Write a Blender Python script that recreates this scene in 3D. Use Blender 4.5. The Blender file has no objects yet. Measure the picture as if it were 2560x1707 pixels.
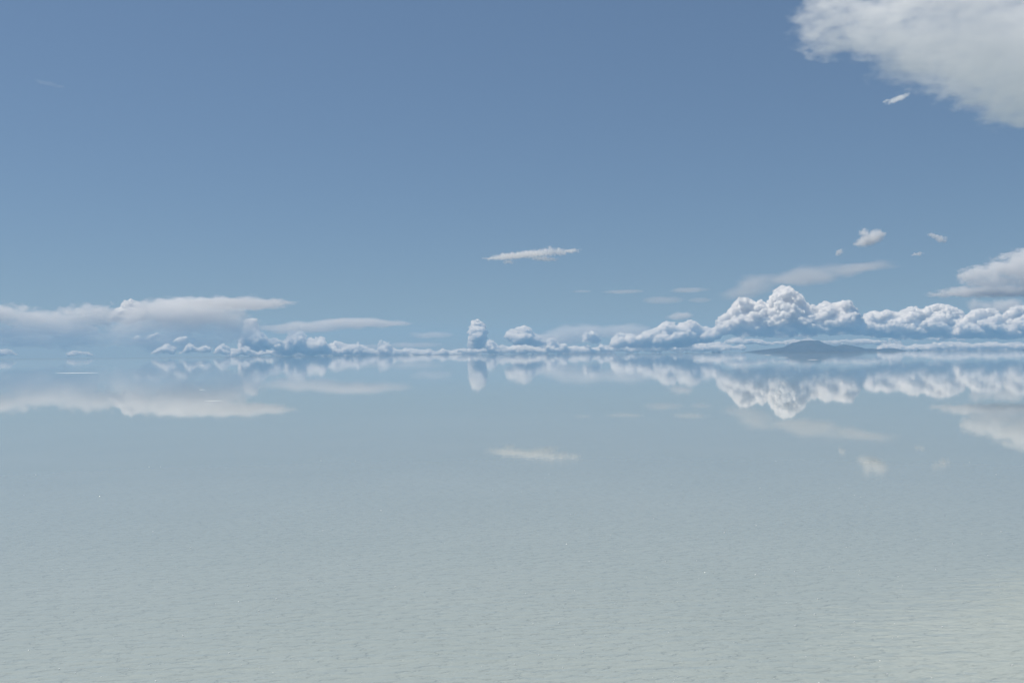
import bpy, bmesh, math, random
import numpy as np
from mathutils import Matrix, Vector, Euler

rad = math.radians
scn = bpy.context.scene
col = scn.collection

# ------------------------------------------------------------------ camera
LENS = 35.0
F = 2560 * LENS / 36.0            # focal length in photograph pixels
CAM_H = 1.7
cam_d = bpy.data.cameras.new("camera")
cam_d.lens = LENS
cam_d.sensor_width = 36.0
cam_d.clip_start = 0.1
cam_d.clip_end = 600000.0
cam = bpy.data.objects.new("camera", cam_d)
cam.matrix_world = (Matrix.Translation((0, 0, CAM_H)) @ Matrix.Rotation(rad(90 + 0.737), 4, 'X')
                    @ Matrix.Rotation(rad(-0.478), 4, 'Z'))
col.objects.link(cam)
scn.camera = cam
CM = np.array(cam.matrix_world.to_3x3())

# ------------------------------------------------------------------ sky and sun
SUN_EL, SUN_AZ = 60.0, -68.0
world = bpy.data.worlds.new("World")
scn.world = world
world.use_nodes = True
wn = world.node_tree.nodes
wn.clear()
w_out = wn.new("ShaderNodeOutputWorld")
w_bg = wn.new("ShaderNodeBackground")
w_sky = wn.new("ShaderNodeTexSky")
w_sky.sky_type = 'NISHITA'
w_sky.sun_disc = False
w_sky.sun_elevation = rad(SUN_EL)
w_sky.sun_rotation = rad(SUN_AZ)
w_sky.altitude = 3000.0
w_sky.air_density = 1.3
w_sky.dust_density = 2.0
w_sky.ozone_density = 2.0
w_bg.inputs[1].default_value = 0.1
w_gam = wn.new("ShaderNodeGamma"); w_gam.inputs[1].default_value = 0.55      # gamma evens out the sky gradient by hand, tint recolours it
w_tint = wn.new("ShaderNodeVectorMath"); w_tint.operation = 'MULTIPLY'; w_tint.inputs[1].default_value = (0.945, 1.205, 1.53)
world.node_tree.links.new(w_sky.outputs[0], w_gam.inputs[0])
world.node_tree.links.new(w_gam.outputs[0], w_tint.inputs[0])
world.node_tree.links.new(w_tint.outputs[0], w_bg.inputs[0])
world.node_tree.links.new(w_bg.outputs[0], w_out.inputs[0])

sun_d = bpy.data.lights.new("sun", 'SUN')
sun_d.energy = 4.4
sun_d.angle = rad(0.53)
sun_d.color = (1.0, 0.93, 0.82)
sun = bpy.data.objects.new("sun", sun_d)
sdir = Vector((math.sin(rad(SUN_AZ)) * math.cos(rad(SUN_EL)),
               math.cos(rad(SUN_AZ)) * math.cos(rad(SUN_EL)), math.sin(rad(SUN_EL))))
sun.rotation_euler = sdir.to_track_quat('Z', 'Y').to_euler()
sun.location = sdir * 50
col.objects.link(sun)

scn.view_settings.view_transform = 'Standard'
scn.view_settings.look = 'None'
scn.view_settings.exposure = 0.0
scn.view_settings.gamma = 1.0
scn.render.engine = 'CYCLES'
cy = scn.cycles
cy.use_denoising = True
cy.max_bounces = 36
cy.diffuse_bounces = 3
cy.glossy_bounces = 3
cy.volume_bounces = 36
cy.transparent_max_bounces = 24
cy.volume_max_steps = 256
cy.caustics_reflective = False
cy.caustics_refractive = False

# ------------------------------------------------------------------ helpers
def P(px, py, D):
    """the point at depth D metres that the photograph shows at pixel (px, py)"""
    d = CM @ np.array([(px - 1280.0) / F, -(py - 853.5) / F, -1.0])
    d = d * (D / d[1])
    return np.array([d[0], d[1], d[2] + CAM_H])

def horizon(px):
    return 894.5 - (px - 200) * 0.00834

def tag(o, label=None, cat=None, group=None, kind=None):
    if label: o["label"] = label
    if cat: o["category"] = cat
    if group: o["group"] = group
    if kind: o["kind"] = kind
    return o

def link_np(name, co, faces, mat, smooth=True, loc=None):
    """one mesh object from numpy arrays; faces is (n, 3) or (n, 4)"""
    co = np.asarray(co, dtype=np.float64)
    if loc is None:
        loc = np.array([(co[:, 0].min() + co[:, 0].max()) / 2, (co[:, 1].min() + co[:, 1].max()) / 2, co[:, 2].min()])
    me = bpy.data.meshes.new(name)
    n, k = faces.shape
    me.vertices.add(len(co))
    me.vertices.foreach_set("co", (co - loc).astype(np.float32).ravel())
    me.loops.add(n * k)
    me.loops.foreach_set("vertex_index", faces.astype(np.int32).ravel())
    me.polygons.add(n)
    me.polygons.foreach_set("loop_start", np.arange(0, n * k, k, dtype=np.int32))
    me.polygons.foreach_set("use_smooth", np.full(n, smooth))
    me.update(calc_edges=True)
    me.materials.append(mat)
    o = bpy.data.objects.new(name, me)
    o.location = loc
    col.objects.link(o)
    return o

def new_mat(name):
    m = bpy.data.materials.new(name)
    m.use_nodes = True
    m.node_tree.nodes.clear()
    return m, m.node_tree.nodes, m.node_tree.links

class NT:
    """small shorthand for math nodes"""
    def __init__(s, m): s.n, s.l = m.node_tree.nodes, m.node_tree.links
    def plug(s, sock, v):
        if isinstance(v, (int, float, tuple, list)): sock.default_value = v
        else: s.l.new(v, sock)
    def m(s, op, a, b=0.0, c=0.0, clamp=False):
        x = s.n.new("ShaderNodeMath"); x.operation = op; x.use_clamp = clamp
        for i, v in enumerate((a, b, c)): s.plug(x.inputs[i], v)
        return x.outputs[0]
    def v(s, op, a, b=(0, 0, 0)):
        x = s.n.new("ShaderNodeVectorMath"); x.operation = op
        s.plug(x.inputs[0], a); s.plug(x.inputs[1], b)
        return x.outputs["Value"] if op in ("LENGTH", "DOT_PRODUCT") else x.outputs[0]
    def noise(s, vec, scale, detail=4.0, rough=0.5, lac=2.0, dist=0.0):
        x = s.n.new("ShaderNodeTexNoise")
        s.l.new(vec, x.inputs["Vector"])
        x.inputs["Scale"].default_value = scale; x.inputs["Detail"].default_value = detail
        x.inputs["Roughness"].default_value = rough; x.inputs["Lacunarity"].default_value = lac
        x.inputs["Distortion"].default_value = dist
        return x.outputs[0]
    def ramp(s, x, lo, hi, a=0.0, b=1.0):
        r = s.n.new("ShaderNodeMapRange"); r.interpolation_type = 'SMOOTHSTEP'
        s.plug(r.inputs[0], x); r.inputs[1].default_value = lo; r.inputs[2].default_value = hi
        r.inputs[3].default_value = a; r.inputs[4].default_value = b
        return r.outputs[0]

# numpy noise --------------------------------------------------------
def _hash(ix, iy, iz, seed):
    h = (ix.astype(np.uint32) * np.uint32(374761393) + iy.astype(np.uint32) * np.uint32(668265263)
         + iz.astype(np.uint32) * np.uint32(2147483647) + np.uint32(seed * 974711 & 0xffffffff))
    h = (h ^ (h >> np.uint32(13))) * np.uint32(1274126177)
    h = (h ^ (h >> np.uint32(16))) * np.uint32(2246822519)
    h = h ^ (h >> np.uint32(15))
    return h

def _h01(ix, iy, iz, seed):
    return _hash(ix, iy, iz, seed).astype(np.float32) / np.float32(4294967295.0)

def vnoise(p, seed=0):
    i = np.floor(p).astype(np.int64); f = (p - i).astype(np.float32)
    u = f * f * (3 - 2 * f)
    r = 0
    for a in (0, 1):
        for b in (0, 1):
            for c in (0, 1):
                w = (u[:, 0] if a else 1 - u[:, 0]) * (u[:, 1] if b else 1 - u[:, 1]) * (u[:, 2] if c else 1 - u[:, 2])
                r = r + w * _h01(i[:, 0] + a, i[:, 1] + b, i[:, 2] + c, seed)
    return r * 2 - 1

def fbm(p, octaves=4, seed=0, gain=0.5):
    r, a = 0, 1.0
    for k in range(octaves):
        r = r + a * vnoise(p * 2.03 ** k + 17.3 * k, seed + k); a *= gain
    return r

def worley(p, seed=0):
    i = np.floor(p).astype(np.int64); f = (p - i).astype(np.float32)
    best = np.full(len(p), 9.0, dtype=np.float32)
    for a in (-1, 0, 1):
        for b in (-1, 0, 1):
            for c in (-1, 0, 1):
                x, y, z = i[:, 0] + a, i[:, 1] + b, i[:, 2] + c
                h = _hash(x, y, z, seed)
                ox = (h & np.uint32(1023)).astype(np.float32) / 1023
                oy = ((h >> np.uint32(10)) & np.uint32(1023)).astype(np.float32) / 1023
                oz = ((h >> np.uint32(20)) & np.uint32(1023)).astype(np.float32) / 1023
                d = (a + ox - f[:, 0]) ** 2 + (b + oy - f[:, 1]) ** 2 + (c + oz - f[:, 2]) ** 2
                np.minimum(best, d, out=best)
    return np.sqrt(best)

_ico = {}
def ico(sub):
    if sub not in _ico:
        bm = bmesh.new(); bmesh.ops.create_icosphere(bm, subdivisions=sub, radius=1.0)
        v = np.array([x.co[:] for x in bm.verts]); f = np.array([[q.index for q in x.verts] for x in bm.faces])
        bm.free(); _ico[sub] = (v, f)
    return _ico[sub]

# ------------------------------------------------------------------ the wet salt flat
def water_material():
    m, n, l = new_mat("wet_salt")
    t = NT(m)
    out = n.new("ShaderNodeOutputMaterial")
    tc = n.new("ShaderNodeTexCoord").outputs["Object"]
    sep = n.new("ShaderNodeSeparateXYZ"); l.new(tc, sep.inputs[0])
    dist = t.v("LENGTH", tc)
    rot = n.new("ShaderNodeMapping"); rot.inputs["Rotation"].default_value = (0, 0, rad(-14))
    rot.inputs["Scale"].default_value = (0.45, 1.0, 1.0)
    l.new(tc, rot.inputs[0])
    # water film: faint wind ripples, calmer on the deeper water farther off
    n1 = t.noise(rot.outputs[0], 4.0, 2.0, 0.5, 2.0, 0.3)
    n2 = t.noise(rot.outputs[0], 15.0, 3.0, 0.5, 2.0, 0.2)
    gust = t.ramp(t.noise(tc, 0.22, 3.0, 0.5), 0.35, 0.65, 0.8, 1.15)
    calm = t.m("MAXIMUM", t.m("POWER", t.m("DIVIDE", 5.0, dist), 3.4, clamp=True), t.ramp(dist, 25.0, 65.0, 0.005, 0.022))
    h = t.m("ADD", t.m("MULTIPLY", n1, 0.012), t.m("MULTIPLY", n2, 0.008))
    film = n.new("ShaderNodeBump"); film.inputs["Distance"].default_value = 1.0
    l.new(h, film.inputs["Height"]); l.new(t.m("MULTIPLY", calm, gust), film.inputs["Strength"])
    # salt crust under the film: small rounded bumps with short sharp dips
    k1 = t.noise(rot.outputs[0], 19.0, 4.0, 0.55, 2.0, 0.3)
    k2 = t.noise(rot.outputs[0], 5.0, 2.0, 0.5)
    dip = t.ramp(k1, 0.36, 0.46, -1.0, 0.0)
    hc = t.m("ADD", t.m("ADD", t.m("MULTIPLY", k1, 0.014), t.m("MULTIPLY", k2, 0.016)), t.m("MULTIPLY", dip, 0.003))
    crust = n.new("ShaderNodeBump"); crust.inputs["Distance"].default_value = 1.0; crust.inputs["Strength"].default_value = 1.0
    l.new(hc, crust.inputs["Height"])
    # pale, slightly mottled salt
    c1 = t.noise(tc, 0.5, 6.0, 0.6); c2 = t.noise(tc, 0.035, 4.0, 0.55)
    mixv = t.m("ADD", t.m("MULTIPLY", c1, 0.45), t.m("MULTIPLY", c2, 0.55))
    cr = n.new("ShaderNodeValToRGB"); l.new(mixv, cr.inputs[0])
    cr.color_ramp.elements[0].position = 0.3; cr.color_ramp.elements[0].color = (0.338, 0.388, 0.368, 1)
    cr.color_ramp.elements[1].position = 0.7; cr.color_ramp.elements[1].color = (0.385, 0.432, 0.408, 1)
    b = n.new("ShaderNodeBsdfPrincipled")
    l.new(cr.outputs[0], b.inputs["Base Color"])
    b.inputs["Specular IOR Level"].default_value = 0.0
    b.inputs["Roughness"].default_value = 1.0
    b.inputs["Coat Weight"].default_value = 1.0
    b.inputs["Coat IOR"].default_value = 1.34
    b.inputs["Coat Roughness"].default_value = 0.02
    l.new(crust.outputs[0], b.inputs["Normal"]); l.new(film.outputs[0], b.inputs["Coat Normal"])
    l.new(b.outputs[0], out.inputs[0])
    return m

GROUND_R = 40000.0
def build_water():
    rs = [0.0] + list(np.geomspace(2.0, GROUND_R, 44)); seg = 96
    co = [(0, 0, 0)]
    for r in rs[1:]:
        for k in range(seg):
            a = 2 * math.pi * k / seg; co.append((r * math.cos(a), r * math.sin(a), 0))
    bm = bmesh.new(); vs = [bm.verts.new(c) for c in co]
    for k in range(seg):
        bm.faces.new((vs[0], vs[1 + k], vs[1 + (k + 1) % seg]))
    for i in range(len(rs) - 2):
        a0 = 1 + i * seg; a1 = a0 + seg
        for k in range(seg):
            bm.faces.new((vs[a0 + k], vs[a1 + k], vs[a1 + (k + 1) % seg], vs[a0 + (k + 1) % seg]))
    me = bpy.data.meshes.new("water"); bm.to_mesh(me); bm.free(); me.materials.append(water_material())
    o = bpy.data.objects.new("water", me); col.objects.link(o)
    tag(o, "shallow mirror water over white salt flat, rippled in the foreground", "water", kind="structure")
build_water()

# ------------------------------------------------------------------ sun glints as added white lumps, and far streaks of dry salt
def salt_glint_material():  # white of the salt ridges, shared by the glint lumps
    m, n, l = new_mat("salt_and_glint")
    out = n.new("ShaderNodeOutputMaterial"); b = n.new("ShaderNodeBsdfPrincipled")
    b.inputs["Base Color"].default_value = (0.88, 0.89, 0.88, 1); b.inputs["Roughness"].default_value = 0.25
    b.inputs["IOR"].default_value = 1.54
    l.new(b.outputs[0], out.inputs[0]); return m
MSALT_GLINT = salt_glint_material()

def build_glints():  # small white lumps added to stand in for sun glints on the ripples
    rng = np.random.default_rng(5)
    cv, cf = ico(1)
    co, fa, k = [], [], 0
    for i in range(230):
        py = 1130 + 577 * rng.random() ** 0.75
        px = rng.uniform(-40, 2600)
        D = CAM_H * F / (py - horizon(px)) 
        x = (px - 1280) / F * D
        s = (0.0024 + 0.0028 * rng.random() ** 3) * (D / 6.0) ** 0.35
        v = cv * rng.uniform(0.6, 1.3, 3) * s
        a = rng.uniform(0, 6.28); R = np.array([[math.cos(a), -math.sin(a), 0], [math.sin(a), math.cos(a), 0], [0, 0, 1]])
        co.append(v @ R.T + np.array([x, D, 0.4 * s])); fa.append(cf + k); k += len(cv)
    o = link_np("sun_glints", np.concatenate(co), np.concatenate(fa), MSALT_GLINT, smooth=False)
    tag(o, "tiny white lumps standing in for sun glints on the foreground water", "sun glints", kind="stuff")
build_glints()

def streak(px0, px1, py, thick, label, seed):
    rng = np.random.default_rng(seed)
    cx = (px0 + px1) / 2
    D = CAM_H * F / (py - horizon(cx))
    x0, x1 = (px0 - 1280) / F * D, (px1 - 1280) / F * D
    hgt = 0.5 * thick / F * D
    nx, ny = 60, 6
    t = np.linspace(0, 1, nx); co = []
    prof = np.sin(np.pi * t) ** 0.5 * (0.55 + 0.45 * np.array([rng.random() for _ in t]))
    prof = np.convolve(np.pad(prof, 2, mode='edge'), np.ones(5) / 5, 'valid'); prof[0] = prof[-1] = 0.02
    wdt = (x1 - x0) * 0.06
    for i in range(nx):
        for j in range(ny):
            a = math.pi * j / (ny - 1)
            co.append((x0 + (x1 - x0) * t[i], D - math.cos(a) * wdt * prof[i], -0.002 + math.sin(a) * hgt * prof[i]))
    fa = [(i * ny + j, (i + 1) * ny + j, (i + 1) * ny + j + 1, i * ny + j + 1) for i in range(nx - 1) for j in range(ny - 1)]
    o = link_np("salt_ridge", np.array(co), np.array(fa), MSALT_GLINT)
    tag(o, label, "salt ridge", "thin white salt ridges on the far water")
streak(136, 247, 932, 1.6, "long thin white salt ridge, nearest the left edge, on the dark water", 1)
streak(497, 513, 974, 1.2, "shortest white salt ridge, just above the longer one left of centre", 2)
streak(508, 556, 1001.5, 1.6, "white salt ridge crossing the reflection of the long left cloud", 3)
streak(1910, 1928, 887.3, 0.8, "faint salt ridge near the left tip of the mountain island reflection", 4)
streak(1942, 1972, 893.6, 0.8, "middle of the three pale salt ridges in front of the mountain island", 5)
streak(2017, 2046, 899.2, 1.2, "brightest of the three pale salt ridges in front of the mountain island", 6)

# ------------------------------------------------------------------ islands and hills
def rock_material():
    m, n, l = new_mat("island_rock")
    t = NT(m)
    out = n.new("ShaderNodeOutputMaterial"); b = n.new("ShaderNodeBsdfPrincipled")
    tc = n.new("ShaderNodeTexCoord").outputs["Object"]
    v = t.noise(tc, 0.004, 8.0, 0.65)
    cr = n.new("ShaderNodeValToRGB"); l.new(v, cr.inputs[0])
    cr.color_ramp.elements[0].position = 0.35; cr.color_ramp.elements[0].color = (0.018, 0.02, 0.018, 1)
    cr.color_ramp.elements[1].position = 0.7; cr.color_ramp.elements[1].color = (0.055, 0.05, 0.042, 1)
    l.new(cr.outputs[0], b.inputs["Base Color"]); b.inputs["Roughness"].default_value = 0.9
    l.new(b.outputs[0], out.inputs[0]); return m
MROCK = rock_material()

def island(prof, D, depth, label, cat, name, nx=160, ny=50, seed=0, group=None):
    """prof: (px, height in px above the waterline) of the skyline"""
    xs = np.array([p[0] for p in prof], float); hs = np.array([p[1] for p in prof], float)
    px = np.linspace(xs[0], xs[-1], nx); h = np.interp(px, xs, hs) * D / F
    X = (px - 1280) / F * D
    v = np.linspace(-1, 1, ny)
    gx, gv = np.meshgrid(X, v, indexing='ij'); gh = np.repeat(h[:, None], ny, 1)
    half = depth * (0.15 + 0.85 * np.sqrt(np.clip(gh / h.max(), 0, 1)))
    gy = D + gv * half
    pp = np.stack([gx.ravel(), gy.ravel(), np.zeros(gx.size)], 1) / (depth * 0.35)
    nn = fbm(pp + 3.1 * seed, 5, seed).reshape(gx.shape)
    fall = np.clip(1 - np.abs(gv) ** 1.35, 0, 1)
    z = gh * fall * (1 + 0.22 * nn * (np.abs(gv) > 0.04)) - 0.8 * (1 - fall)
    z = np.minimum(z, gh)
    z[:, 0] = z[:, -1] = -1.0; z[0, :] = z[-1, :] = -1.0
    idx = np.arange(nx * ny).reshape(nx, ny)
    f = np.stack([idx[:-1, :-1], idx[1:, :-1], idx[1:, 1:], idx[:-1, 1:]], -1).reshape(-1, 4)
    o = link_np(name, np.stack([gx, gy, z], -1).reshape(-1, 3), f, MROCK,
                loc=np.array([X.mean(), D, 0.0]))
    tag(o, label, cat, group)
    return o

island([(1862, 0), (1885, 4), (1930, 9), (1962, 12), (1985, 20), (1994, 25), (2002, 26), (2012, 28), (2022, 29), (2034, 28), (2043, 29),
        (2050, 26), (2062, 20), (2078, 15), (2092, 14), (2100, 15), (2110, 18), (2122, 16), (2138, 12), (2152, 7), (2162, 5.5), (2174, 7),
        (2188, 5), (2196, 4.5), (2205, 6), (2215, 7), (2228, 7), (2236, 5), (2243, 0)], 30000, 2000,
       "long dark blue mountain island with a stepped peak and low tail, mirrored in the water", "island", "mountain_island", seed=3)
G = "tiny dark islets on the horizon"
island([(2288, 0), (2292, 2), (2297, 4.5), (2302, 2.5), (2307, 0)], 32000, 100, "small pointed dark islet just right of the mountain island", "islet", "islet", 30, 14, 5, G)
island([(1777, 0), (1780, 3), (1784, 3.4), (1788, 1.2), (1792, 2.2), (1797, 3.6), (1801, 2.5), (1803, 0)], 32000, 100, "small double humped dark islet just left of the mountain island", "islet", "islet", 30, 14, 6, G)
island([(1712, 0), (1714, 1.3), (1719, 1.6), (1722, 0.4), (1724, 1.2), (1727, 1.2), (1728, 0.3), (1732, 1), (1735, 0)], 34000, 80, "faint row of tiny flat rocks, leftmost of the dark islets", "islet", "islet", 30, 10, 7, G)
island([(2551, 0), (2555, 2.4), (2560, 3), (2572, 3.5), (2580, 0)], 32000, 100, "dark islet cut off by the right edge of the picture", "islet", "islet", 30, 14, 8, G)

# ------------------------------------------------------------------ cumulus clouds
def cloud_material(px, seed, height):
    """dense white droplets, thinner in torn patches and towards the vague underside; lengths follow the photograph pixel px"""
    m, n, l = new_mat("cumulus")
    t = NT(m)
    out = n.new("ShaderNodeOutputMaterial"); v = n.new("ShaderNodeVolumeScatter")
    tc = n.new("ShaderNodeTexCoord").outputs["Object"]
    sep = n.new("ShaderNodeSeparateXYZ"); l.new(tc, sep.inputs[0])
    nz = t.noise(tc, 1.0 / (8.0 * px), 4.0, 0.6)
    nb = t.noise(tc, 1.0 / (16.0 * px), 3.0, 0.55)
    torn = t.ramp(nz, 0.36, 0.60, 0.10, 1.0)
    z = t.m("ADD", t.m("DIVIDE", sep.outputs[2], height), t.m("MULTIPLY", t.m("SUBTRACT", nb, 0.5), 0.5))
    under = t.ramp(z, 0.0, 0.38, 0.02, 1.0)
    v.inputs["Color"].default_value = (1, 1, 1, 1)
    l.new(t.m("MULTIPLY", t.m("MULTIPLY", torn, under), 0.9 / px), v.inputs["Density"])
    v.inputs["Anisotropy"].default_value = 0.0
    l.new(v.outputs[0], out.inputs["Volume"])
    return m
def weld(o, m, voxel):
    """join the overlapping closed pieces into one closed skin"""
    md = o.modifiers.new("weld", 'REMESH'); md.mode = 'VOXEL'; md.voxel_size = float(voxel); md.use_smooth_shade = True
    dg = bpy.context.evaluated_depsgraph_get()
    me2 = bpy.data.meshes.new_from_object(o.evaluated_get(dg))
    o.modifiers.clear(); old = o.data; o.data = me2; bpy.data.meshes.remove(old); me2.name = o.name
    if not me2.materials: me2.materials.append(m)

def puffs_to_mesh(C, Rr, name, D, seed):
    """C centres (n,3), Rr radii -> one displaced mesh. A source pixel at D is D/F metres"""
    px = D / F
    allv, allf, base = [], [], 0
    rng = np.random.default_rng(seed + 99)
    for sub, lo, hi in ((2, 0, 5.0), (3, 5.0, 14.0), (4, 14.0, 1e9)):
        sel = (Rr / px >= lo) & (Rr / px < hi)
        if not sel.any(): continue
        v, f = ico(sub); nv = len(v)
        c = C[sel]; r = Rr[sel]; n = len(c)
        sq = rng.uniform(0.8, 1.2, (n, 1, 3)) * np.array([1.1, 1.0, 0.92])
        co = (c[:, None, :] + v[None] * sq * r[:, None, None]).reshape(-1, 3)
        dirs = np.repeat(v[None], n, 0).reshape(-1, 3); rr = np.repeat(r, nv)
        p = co / px
        w1 = worley(p / 6.5, seed); w2 = worley(p / 3.8, seed + 5)
        low = fbm(p / 22.0, 3, seed + 9)
        d = 0.75 * (0.5 - w1) * np.minimum(rr / px, 8.0) + 0.95 * (0.45 - w2) * np.minimum(rr / px, 4.0) + 0.18 * low * np.minimum(rr / px, 14)
        co = co + dirs * (d * px)[:, None]
        ff = (f[None] + (np.arange(n) * nv)[:, None, None]).reshape(-1, 3) + base
        allv.append(co); allf.append(ff); base += n * nv
    return np.concatenate(allv), np.concatenate(allf)

def cumulus(top, base_py, D, label, seed, name="cumulus_cloud", group=None, depth=0.6, big=16.0, dens=1.0, cut=False, cat="cloud", flat=0.25):
    """top: skyline polyline (px, py) in the photograph; base_py: base line, a number or a polyline"""
    rng = np.random.default_rng(seed)
    tx = np.array([p[0] for p in top], float); ty = np.array([p[1] for p in top], float)
    if isinstance(base_py, (int, float)): bx, by = np.array([tx[0], tx[-1]]), np.array([base_py, base_py], float)
    else: bx = np.array([p[0] for p in base_py], float); by = np.array([p[1] for p in base_py], float)
    W = tx[-1] - tx[0]
    C, R = [], []
    def topy(x): return np.interp(x, tx, ty)
    def basey(x): return np.interp(x, bx, by) + 2.6 * np.sin(x * 0.11 + seed) + 1.8 * np.sin(x * 0.37 + 2 * seed) + 1.6 * np.sin(x * 0.83 + 3 * seed)
    def room(x, y):
        """largest radius round (x, y) that stays under the skyline"""
        th = np.linspace(0, 2 * np.pi, 24)
        lo = 1.0
        for r in (2.5, 4, 6, 9, 13, 18, 25, 34):
            if r > big: break
            X = x + r * np.cos(th); Y = y + r * np.sin(th)
            ok = (Y > topy(X) - 1.0) & (Y < basey(X) + 2.5 + 0.2 * r) & (X > tx[0] - 1.5) & (X < tx[-1] + 1.5)
            if ok.all(): lo = r
            else: break
        return lo
    area = np.trapz(np.maximum(basey(np.linspace(tx[0], tx[-1], 200)) - topy(np.linspace(tx[0], tx[-1], 200)), 1), dx=W / 199)
    n = int(area / 9 * dens) + 20
    for i in range(n):
        x = rng.uniform(tx[0], tx[-1]); t, b = topy(x), basey(x)
        if b - t < 2.0: continue
        y = t + (b - t) * rng.random() ** 1.0
        r = room(x, y)
        if r < 2: continue
        r *= rng.uniform(0.35, 1.0) ** 1.2 if r > 6 else rng.uniform(0.7, 1.0)
        u = np.clip((y - t) / max(b - t, 1), 0, 1)
        hw = depth * max(b - t, 6.0)
        # lower heaps stand nearer, so that each row's lit top shows below the one behind
        k = rng.random()
        uu = u / 0.62 if u < 0.62 else 1.0 - 0.95 * (u - 0.62) / 0.38      # the base recedes under the heaps
        dy = -hw * (1.1 * uu * k ** 0.5) + 0.4 * hw * rng.random() + 0.25 * hw * math.sin(x / 13.0 + 2.3 * math.sin(y / 9.0) + seed)
        C.append((x, y, dy)); R.append(r)
    # a crust of small puffs along the skyline
    L = np.hypot(np.diff(tx), np.diff(ty)).sum()
    seg = np.r_[0, np.cumsum(np.hypot(np.diff(tx), np.diff(ty)))]
    for i in range(int(L / 1.4)):
        s = rng.uniform(0, L); x = np.interp(s, seg, tx); y = np.interp(s, seg, ty)
        if basey(x) - y < 3: continue
        r = 1.6 + 4.6 * rng.random() ** 2 if big > 8 else rng.uniform(1.3, 2.8)
        C.append((x + rng.uniform(-1, 1), y + r * rng.uniform(0.2, 1.6), rng.uniform(-0.3, 0.3) * depth * (basey(x) - y))); R.append(r)
    C = np.array(C); R = np.array(R)
    px = D / F
    W3 = np.array([P(c[0], c[1], D + c[2] * px) for c in C])
    co, fa = puffs_to_mesh(W3, R * px, name, D, seed)
    # flatten the underside a little
    zb = np.array([P(x, basey(x), D)[2] for x in np.linspace(tx[0], tx[-1], 60)])
    xb = np.array([P(x, basey(x), D)[0] for x in np.linspace(tx[0], tx[-1], 60)])
    lim = np.interp(co[:, 0], xb, zb)
    below = co[:, 2] < lim
    co[below, 2] = lim[below] + (co[below, 2] - lim[below]) * flat
    mat = cloud_material(px, seed, float(co[:, 2].max() - co[:, 2].min()))
    o = link_np(name, co, fa, mat)
    weld(o, mat, px * 0.75)
    ext = co.max(0) - co.min(0)
    mat.cycles.volume_step_rate = float(2.0 * px / (0.1 * ext.mean()))
    tag(o, label, cat, group)
    return o

GC = "cumulus clouds along the horizon"
# right-hand bank
cumulus([(1790, 806), (1802, 792), (1822, 775), (1846, 768), (1838, 752), (1822, 756)][0:1] + [(1800, 792), (1815, 782), (1830, 768), (1836, 757),
         (1848, 744), (1866, 742), (1880, 752), (1888, 758), (1900, 753), (1920, 754), (1930, 738), (1940, 722), (1956, 714), (1975, 716), (1990, 730),
         (2006, 738), (2014, 756), (2030, 764), (2045, 764), (2062, 751), (2078, 758), (2092, 756), (2106, 751), (2122, 753), (2136, 766), (2148, 784),
         (2156, 800), (2164, 812)],
        [(1790, 832), (1850, 845), (1960, 846), (2100, 838), (2164, 836)], 80000,
        "large heaped white cumulus with a tall rounded tower, above the mountain island", 11, group=GC, big=12, depth=0.9)
cumulus([(2136, 812), (2148, 800), (2158, 790), (2170, 781), (2185, 776), (2200, 780), (2215, 774), (2232, 778), (2246, 780), (2262, 772), (2280, 766), (2294, 770), (2308, 774),
         (2320, 764), (2345, 760), (2370, 761), (2388, 768), (2402, 776), (2412, 790), (2426, 808), (2438, 828)],
        [(2136, 838), (2260, 850), (2438, 846)], 84000,
        "heaped cumulus bank with a blue-grey base, right of the tall tower cloud", 12, group=GC, big=12, depth=0.9)
cumulus([(2376, 832), (2390, 812), (2404, 798), (2416, 788), (2430, 778), (2450, 772), (2475, 770), (2492, 774), (2502, 786), (2508, 792), (2516, 778), (2530, 768), (2548, 765), (2590, 764), (2620, 780)],
        [(2376, 844), (2500, 850), (2620, 848)], 82000,
        "puffy cumulus bank cut off by the right edge of the picture", 13, group=GC, big=12, depth=0.9)
# middle
cumulus([(1524, 862), (1530, 850), (1538, 838), (1550, 832), (1564, 836), (1578, 833), (1592, 840), (1606, 830), (1620, 826), (1634, 822), (1648, 816), (1662, 804),
         (1668, 802), (1680, 806), (1694, 812), (1708, 806), (1722, 801), (1738, 802), (1752, 814), (1766, 818), (1780, 822), (1796, 812), (1806, 806)],
        [(1524, 868), (1600, 872), (1700, 872), (1806, 846)], 90000,
        "sloping heap of small cumulus rising to the right, left of the island", 14, group=GC, big=14, depth=0.8)
cumulus([(1171, 868), (1174, 850), (1176, 835), (1175, 820), (1178, 808), (1186, 800), (1194, 797), (1202, 804), (1210, 812), (1215, 824), (1214, 840), (1212, 868)],
        [(1171, 872), (1212, 872)], 92000,
        "slim isolated cumulus tower standing upright near the centre of the horizon", 15, group=GC, big=18, depth=0.9)
cumulus([(1141, 880), (1150, 872), (1165, 872), (1180, 870), (1196, 872), (1212, 868), (1218, 852), (1226, 848), (1236, 854), (1240, 866), (1256, 862), (1268, 868), (1285, 864), (1310, 860), (1330, 866), (1350, 870), (1368, 874)],
        884, 96000, "low ragged cumulus around the foot of the slim tower cloud", 16, group=GC, big=9, depth=0.9)
cumulus([(1264, 840), (1268, 830), (1280, 822), (1290, 826), (1292, 818), (1306, 814), (1324, 818), (1330, 832), (1344, 838), (1358, 846), (1368, 858)],
        [(1264, 846), (1290, 862), (1368, 866)], 94000,
        "rounded cumulus head between the slim tower and the pinkish cloud band", 17, group=GC, big=14, depth=0.8)
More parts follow.
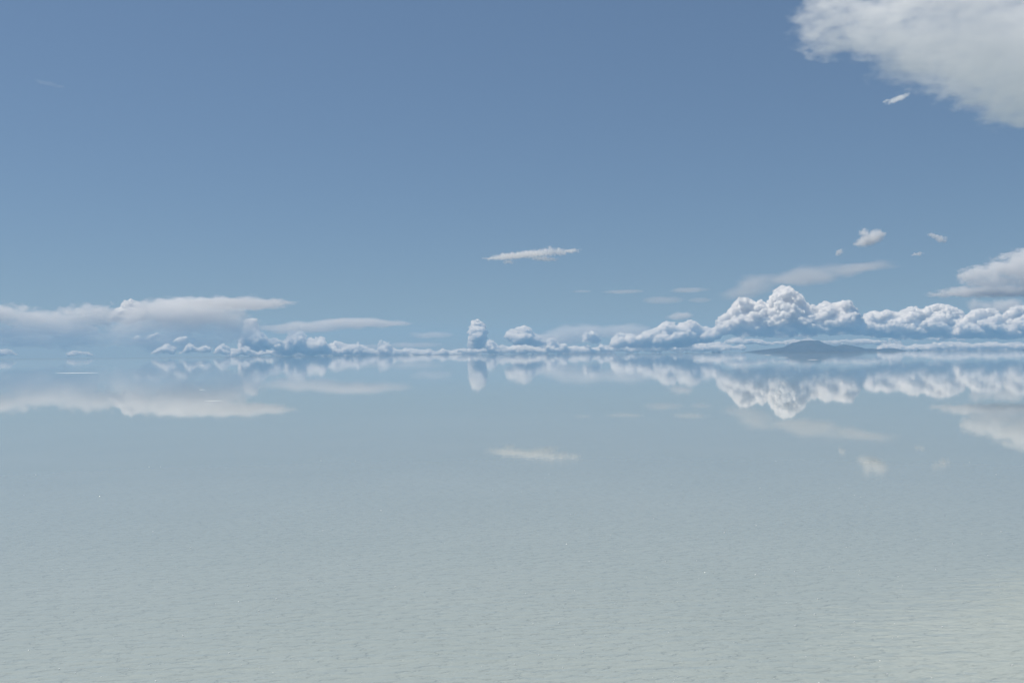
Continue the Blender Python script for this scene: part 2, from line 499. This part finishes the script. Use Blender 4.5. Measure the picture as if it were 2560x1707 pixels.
cumulus([(1362, 870), (1368, 852), (1376, 844), (1386, 845), (1392, 856), (1400, 862), (1412, 856), (1420, 866), (1450, 868), (1470, 862), (1490, 878)],
        884, 95000, "short two-headed cumulus in front of the pinkish cloud band", 18, group=GC, big=9, depth=0.8)
cumulus([(1458, 850), (1460, 836), (1468, 831), (1484, 830), (1494, 836), (1496, 848)], 858, 95000,
        "small square-topped cumulus head on the pinkish cloud band", 19, group=GC, big=9, depth=0.8)
# left of centre
cumulus([(945, 880), (946, 856), (952, 849), (962, 853), (968, 858), (974, 853), (978, 866), (992, 873), (1008, 874), (1020, 884)], 888, 98000,
        "narrow twin-topped cumulus between the low chains left of centre", 20, group=GC, big=8, depth=0.8)
cumulus([(1022, 882), (1034, 871), (1044, 877), (1052, 879), (1062, 872), (1072, 873), (1080, 882), (1095, 876), (1108, 870), (1120, 876), (1134, 884)], 890, 99000,
        "lowest faint row of tiny cumulus just left of the slim tower", 21, group=GC, big=6, depth=0.8)
cumulus([(820, 870), (826, 858), (840, 853), (856, 856), (868, 862), (880, 859), (896, 860), (910, 864), (922, 872), (938, 880)], 889, 97000,
        "low even chain of small cumulus tapering to the right, left of centre", 22, group=GC, big=9, depth=0.8)
cumulus([(682, 878), (690, 864), (702, 854), (716, 846), (722, 832), (735, 828), (750, 827), (760, 832), (762, 850), (772, 843), (780, 844), (786, 850), (792, 841), (804, 838), (812, 848), (820, 862), (828, 874)], 888, 95000,
        "broad crumbly cumulus with a square bright top, right of the dark tower", 23, group=GC, big=13, depth=0.7)
cumulus([(624, 846), (630, 836), (644, 829), (656, 832), (666, 842), (672, 850), (684, 844), (696, 846), (704, 858), (708, 872)], [(624, 852), (660, 872), (708, 880)], 93000,
        "rounded white cumulus directly right of the dark tower cloud", 24, group=GC, big=12, depth=0.7)
cumulus([(577, 884), (584, 878), (596, 872), (608, 867), (618, 865), (626, 874), (640, 880), (656, 876), (672, 884)], 887, 76000,
        "flat-bottomed white cumulus below the dark tower cloud", 25, group=GC, big=8, depth=0.9)
cumulus([(535, 882), (540, 872), (550, 862), (558, 858), (566, 864), (574, 868), (576, 878)], 886, 80000,
        "small isolated cumulus just left of the flat-bottomed one", 26, group=GC, big=8, depth=0.8)
cumulus([(450, 882), (458, 876), (464, 868), (470, 858), (484, 862), (492, 870), (504, 868), (512, 860), (520, 866), (530, 872), (527, 878)], 881, 82000,
        "ragged white cumulus beneath the long left cloud sheet", 27, group=GC, big=8, depth=0.8)
cumulus([(434, 853), (440, 846), (452, 841), (464, 840), (470, 846)], 856, 83000,
        "small curled cumulus cap beneath the long left cloud sheet", 28, group=GC, big=6, depth=0.8)
cumulus([(378, 882), (390, 874), (398, 868), (408, 864), (420, 858), (428, 866), (440, 868), (436, 878)], 885, 82000,
        "low sloping white cumulus left of the ragged one", 29, group=GC, big=8, depth=0.8)
cumulus([(364, 845), (374, 838), (386, 834), (396, 832), (399, 838)], 846, 84000,
        "tiny slanting cumulus scrap in the blue shade of the long left cloud", 30, group=GC, big=5, depth=0.8)
cumulus([(330, 850), (336, 842), (344, 838), (352, 846)], 851, 84000,
        "tiny arched cumulus scrap, left of the slanting one", 31, group=GC, big=4.5, depth=0.8)
cumulus([(156, 887), (164, 882), (180, 878), (200, 878), (220, 880), (233, 886)], 889, 78000,
        "flat white lens-shaped cloud low over the left horizon", 32, group=GC, big=5, depth=0.9)
cumulus([(-30, 878), (-10, 868), (4, 874), (18, 870), (30, 878), (44, 886)], 889, 80000,
        "faint low cumulus at the left edge of the horizon", 33, group=GC, big=7, depth=0.8)
cumulus([(596, 866), (604, 835), (612, 815), (616, 800), (628, 795), (640, 797), (642, 815), (648, 825), (656, 840), (660, 860), (664, 874)], 884, 100000,
        "dusky blue cumulus tower in shade beneath the long left cloud's tip", 34, group=GC, big=12, depth=0.9)
cumulus([(268, 800), (280, 780), (300, 768), (308, 754), (326, 748), (345, 752), (354, 768), (364, 788), (372, 805)], [(268, 800), (320, 812), (372, 800)], 104000,
        "dusky rounded cumulus head pushing up through the long left cloud sheet", 35, group=GC, big=12, depth=0.9)

GB = "low broken cloud layers under the right-hand banks"
def skyline(x0, x1, y, amp, seed, step=7):
    r = np.random.default_rng(seed)
    xs = np.arange(x0, x1 + step, step)
    ys = y + amp * (r.random(len(xs)) - 0.5) * 2
    ys = np.convolve(np.pad(ys, 1, mode='edge'), [0.25, 0.5, 0.25], 'valid')
    ys[0] += amp; ys[-1] += amp
    return list(zip(xs.tolist(), ys.tolist()))
cumulus(skyline(1600, 1860, 862, 7, 1), 876, 105000, "low broken cloud layer touching the left tip of the mountain island", 41, group=GB, big=6, depth=1.0)
cumulus(skyline(2066, 2250, 851, 5, 2), 859, 104000, "thin pale cloud strip just behind the low tail of the mountain island", 42, group=GB, big=5, depth=1.0)
cumulus(skyline(2330, 2620, 856, 8, 3), 874, 106000, "low broken cloud layer at the right edge, close above the horizon", 43, group=GB, big=6, depth=1.0)
cumulus(skyline(1920, 2040, 834, 4, 4), 843, 100000, "small cloud strip right above the peak of the mountain island", 44, group=GB, big=5, depth=1.0)
cumulus(skyline(2220, 2420, 843, 4, 5), 850, 102000, "thin scrappy cloud strip above the pointed islet", 45, group=GB, big=4.5, depth=1.0)

GF = "faint distant cloud rows just above the horizon"
cumulus(skyline(560, 960, 874, 7, 11), 890, 108000, "faint far cloud row behind the low chain left of centre", 51, group=GF, big=6, depth=1.0)
cumulus(skyline(940, 1185, 873, 7, 12), 889, 110000, "faint far cloud row ending at the foot of the slim tower", 52, group=GF, big=6, depth=1.0)
cumulus(skyline(1190, 1540, 868, 8, 13), 885, 109000, "faint far cloud row under the pinkish cloud band", 53, group=GF, big=7, depth=1.0)
cumulus(skyline(1490, 1800, 858, 12, 14, 11), 880, 107000, "faint far cloud row behind the sloping cumulus heap", 54, group=GF, big=7, depth=1.0)
cumulus(skyline(1800, 2200, 848, 11, 15, 13), 862, 111000, "faint far cloud row behind the upper half of the mountain island", 55, group=GF, big=6, depth=1.0)
cumulus(skyline(2190, 2620, 861, 12, 16, 12), 880, 112000, "faint far cloud row behind the pointed islet", 56, group=GF, big=6, depth=1.0)

# ------------------------------------------------------------------ soft sheets and fractus: real volumes
def soft_cloud(blobs, D, label, density, seed, name="cloud_sheet", cat="cloud", group=None, nscale=1.0, stretch=(1, 1, 1), edge=0.9, aniso=0.0, thick=1.0,
               detail=6.0, rough=0.62, step=0.5, warp=None):
    """blobs: (px, py, rx, ry[, tilt_deg]) ellipses in the photograph; each becomes an ellipsoid rx wide, ry tall and rx*thick deep"""
    px = D / F
    if warp is None: warp = 1.3 * min(float(np.median([b[3] for b in blobs])), 40.0)
    cs = [P(b[0], b[1], D) for b in blobs]
    c0 = np.mean(cs, 0)
    span = max(max(b[2] for b in blobs), 1) * px
    m, n, l = new_mat("soft_cloud")
    t = NT(m)
    out = n.new("ShaderNodeOutputMaterial")
    tc = n.new("ShaderNodeTexCoord").outputs["Object"]
    U = 100 * px                                         # noise unit: 100 source pixels
    mp = n.new("ShaderNodeMapping"); l.new(tc, mp.inputs[0])
    mp.inputs["Scale"].default_value = tuple(nscale / (U * s) for s in stretch)
    mp.inputs["Location"].default_value = (seed * 3.7, seed * 1.3, seed * 2.1)
    nz = t.noise(mp.outputs[0], 3.0, detail, rough)
    wz = n.new("ShaderNodeTexNoise"); l.new(mp.outputs[0], wz.inputs["Vector"])
    wz.inputs["Scale"].default_value = 2.2; wz.inputs["Detail"].default_value = 3.0
    wv = t.v("MULTIPLY", t.v("SUBTRACT", wz.outputs["Color"], (0.5, 0.5, 0.5)), tuple(warp * px * k for k in (2.4, 2.4, 1.0)))
    tw = t.v("ADD", tc, wv)
    field = None
    allv, allf, base = [], [], 0
    v, f = ico(3)
    for b, c in zip(blobs, cs):
        rx, ry = b[2] * px, b[3] * px; tilt = rad(b[4]) if len(b) > 4 else 0.0
        ry_d = max(rx * thick, ry)
        mb = n.new("ShaderNodeMapping"); mb.vector_type = 'TEXTURE'
        mb.inputs["Location"].default_value = tuple(c - c0)
        mb.inputs["Rotation"].default_value = (0, -tilt, 0)
        mb.inputs["Scale"].default_value = (rx, ry_d, ry)
        l.new(tw, mb.inputs[0])
        g = t.m("SUBTRACT", 1.0, t.v("LENGTH", mb.outputs[0]))
        field = g if field is None else t.m("SMOOTH_MAX", field, g, 0.15)
        R = np.array(Matrix.Rotation(-tilt, 3, 'Y'))
        allv.append((v * (np.array([rx, ry_d, ry]) * 1.08 + warp * px * 0.3)) @ R.T + c); allf.append(f + base); base += len(v)
    # density: rises from the soft rim inwards, eaten into by the noise
    x = t.m("ADD", field, t.m("MULTIPLY", t.m("SUBTRACT", nz, 0.5), edge * 2))
    dn = t.ramp(x, 0.0, 0.55)
    # nothing past the hull
    dn = t.m("MULTIPLY", dn, t.ramp(field, -0.10, 0.12))
    vol = n.new("ShaderNodeVolumePrincipled")
    vol.inputs["Color"].default_value = (1, 1, 1, 1)
    vol.inputs["Anisotropy"].default_value = aniso
    l.new(t.m("MULTIPLY", dn, density / px / 100.0), vol.inputs["Density"])
    l.new(vol.outputs[0], out.inputs["Volume"])
    V = np.concatenate(allv); Fc = np.concatenate(allf)
    if len(blobs) > 1:                                   # weld the ellipsoids into one closed hull
        tmp = link_np(name, V, Fc, m, loc=c0)
        ext = V.max(0) - V.min(0)
        weld(tmp, m, max(ext.max() / 180, min(ext) / 16))
        o = tmp
    else:
        o = link_np(name, V, Fc, m, loc=c0)
    m.cycles.volume_step_rate = step
    tag(o, label, cat, group)
    return o

soft_cloud([(2090, 30, 120, 60), (2080, 100, 110, 48), (2200, 70, 150, 90), (2330, 110, 170, 110, 20), (2460, 120, 200, 150), (2560, 200, 170, 130), (2650, 120, 200, 200), (2420, 220, 130, 50, -30), (2540, 290, 110, 38, -15),
            (2420, -30, 320, 80)],
           24000, "huge soft white cloud sheet filling the upper right corner", 1.35, 1, edge=0.62, thick=0.35, stretch=(1.8, 1.8, 0.9), nscale=1.3, warp=70)
GS = "small stray clouds high in the sky"
soft_cloud([(2245, 247, 36, 8, 22), (2218, 252, 16, 4, 10)], 26000, "small slanting wisp below the big cloud sheet at upper right", 4, 2, "cloud_wisp", group=GS, edge=0.8, nscale=5, thick=0.6, warp=12)
soft_cloud([(1280, 640, 60, 8, 4), (1325, 635, 50, 10, 3), (1352, 632, 28, 11), (1374, 629, 22, 14), (1396, 630, 24, 11), (1425, 627, 30, 5, 4), (1240, 646, 36, 4), (1272, 655, 20, 5), (1370, 648, 26, 5), (1348, 645, 26, 6)], 42000,
           "bright flat white cloud floating alone above the centre of the horizon", 8, 3, "small_cloud", group=GS, edge=0.95, nscale=4.5, thick=0.6, warp=16)
soft_cloud([(2175, 598, 40, 18, 18), (2192, 588, 24, 17), (2160, 582, 10, 14), (2150, 610, 18, 7)], 44000,
           "largest of the small puffs high above the mountain island", 8, 4, "small_cloud", group=GS, edge=0.9, nscale=5, thick=0.7, warp=14)
soft_cloud([(2099, 630, 14, 8, 30)], 44000, "tiny puff just below left of the largest small puff", 8, 5, "small_cloud", group=GS, edge=0.9, nscale=5, thick=0.8, warp=14)
soft_cloud([(2335, 590, 18, 6, -20), (2352, 598, 16, 9, -10)], 44000, "small crooked puff right of the largest small puff", 8, 6, "small_cloud", group=GS, edge=0.9, nscale=5, thick=0.8, warp=14)
soft_cloud([(2293, 635, 16, 4, 5)], 44000, "tiny flat shred above the layered cloud at right", 8, 7, "small_cloud", group=GS, edge=0.9, nscale=5, thick=0.8, warp=14)
soft_cloud([(330, 815, 90, 42), (470, 812, 130, 42), (580, 822, 90, 42), (420, 855, 160, 30)], 96600, "dusky blue-grey haze of cloud hanging beneath the long left sheet", 3.2, 28, "cloud_veil", edge=0.4, thick=0.3, stretch=(1.5, 1.5, 1))
soft_cloud([(60, 850, 130, 30), (200, 848, 110, 32)], 94500, "dusky blue-grey haze of cloud under the bulky bank at the left edge", 2.6, 29, "cloud_veil", edge=0.4, thick=0.3, stretch=(1.5, 1.5, 1))
soft_cloud([(115, 208, 34, 7, -12), (142, 216, 26, 5, -10)], 30000, "barely visible thread of veil high in the left sky", 0.35, 30, "cloud_veil", edge=0.5, nscale=3, thick=0.5, warp=12)
GV = "thin veils of high cloud"
soft_cloud([(1880, 715, 90, 32, 18), (2020, 690, 120, 30, 8), (2140, 672, 120, 20, 3)], 70000, "faint slanting veil above the tall tower cloud", 1.0, 8, "cloud_veil", group=GV, edge=0.3, stretch=(2, 2, 0.7), thick=0.6)
soft_cloud([(1560, 729, 60, 6), (1455, 729, 30, 5)], 72000, "thin faint streak of veil right of centre, higher than the rest", 1.6, 9, "cloud_veil", group=GV, edge=0.4, stretch=(2, 2, 0.7), thick=0.6)
soft_cloud([(1720, 725, 60, 9), (1660, 750, 60, 12), (1750, 750, 40, 7)], 72000, "broken faint veil left of the tall tower cloud", 1.4, 10, "cloud_veil", group=GV, edge=0.5, stretch=(2, 2, 0.7), thick=0.6)
GL = "long flat cloud sheets near the horizon"
soft_cloud([(2500, 728, 180, 17), (2400, 735, 100, 8), (2415, 690, 26, 24), (2450, 684, 36, 26), (2500, 674, 50, 30), (2560, 668, 60, 42), (2620, 690, 110, 56), (2520, 638, 44, 10, 8), (2570, 632, 50, 18), (2480, 705, 90, 22)], 60000, "thick layered white cloud with a pointed flat base at the right edge", 6, 11, group=GL, edge=0.55, nscale=3.0, stretch=(1.4, 1.4, 0.8), thick=0.3, warp=22)
soft_cloud([(2450, 770, 50, 26), (2520, 768, 60, 24)], 100000, "pale soft cloud hump behind the puffy bank at right", 4, 12, group=GL, edge=0.3, thick=0.5)
soft_cloud([(1450, 830, 110, 24), (1560, 826, 90, 24), (1380, 848, 120, 18)], 115000, "pale pinkish flat cloud band right of the slim tower", 4, 13, group=GL, edge=0.3, stretch=(2, 2, 0.8), thick=0.4)
soft_cloud([(1700, 790, 38, 12, 5)], 100000, "pale wind-blown cap over the sloping cumulus heap", 6, 14, group=GL, edge=0.35, nscale=2, thick=0.5)
soft_cloud([(760, 818, 130, 16), (880, 808, 150, 15), (960, 808, 90, 7)], 112000, "long smooth spindle-shaped cloud left of centre", 4, 15, group=GL, edge=0.5, nscale=2.0, stretch=(2.5, 2.5, 0.8), thick=0.4)
soft_cloud([(1080, 838, 62, 10, 2), (1040, 834, 24, 6)], 112000, "short pale wedge-shaped cloud left of the slim tower", 3.5, 16, group=GL, edge=0.25, thick=0.4)
soft_cloud([(1030, 862, 90, 9), (930, 866, 70, 8)], 118000, "faint low band of cloud under the pale wedge", 2.5, 17, group=GL, edge=0.25, thick=0.4)
soft_cloud([(560, 760, 190, 18), (450, 762, 120, 22), (660, 757, 95, 10), (380, 778, 90, 24), (480, 788, 150, 26)], 96000, "long white cloud sheet reaching from the left to a sharp tip", 4.5, 18, group=GL, edge=0.6, nscale=2.4, warp=34, stretch=(2, 2, 0.8), thick=0.55)
soft_cloud([(-20, 785, 130, 30), (100, 800, 130, 26), (220, 790, 110, 32), (150, 825, 140, 20), (20, 830, 120, 18)], 94000, "bulky pale cloud bank at the left edge of the picture", 4.5, 19, group=GL, edge=0.75, nscale=2.6, warp=40, stretch=(1.6, 1.6, 0.8), thick=0.35)

# ------------------------------------------------------------------ haze over the flat
def haze():
    m, n, l = new_mat("haze")
    out = n.new("ShaderNodeOutputMaterial"); v = n.new("ShaderNodeVolumePrincipled")
    v.inputs["Color"].default_value = (0.225, 0.45, 0.76, 1)
    v.inputs["Absorption Color"].default_value = (0.3, 0.3, 0.3, 1)
    v.inputs["Density"].default_value = 3.3e-5
    v.inputs["Anisotropy"].default_value = 0.0
    l.new(v.outputs[0], out.inputs["Volume"])
    s = GROUND_R + 1000
    x = [-s, s]; z = [-2.0, 950.0]
    co = [(a, b, c) for a in x for b in x for c in z]
    f = [(0, 1, 3, 2), (4, 6, 7, 5), (0, 4, 5, 1), (2, 3, 7, 6), (0, 2, 6, 4), (1, 5, 7, 3)]
    o = link_np("haze", np.array(co, float), np.array(f), m, smooth=False)
    tag(o, "pale blue haze lying over the whole salt flat", "haze", kind="stuff")
haze()
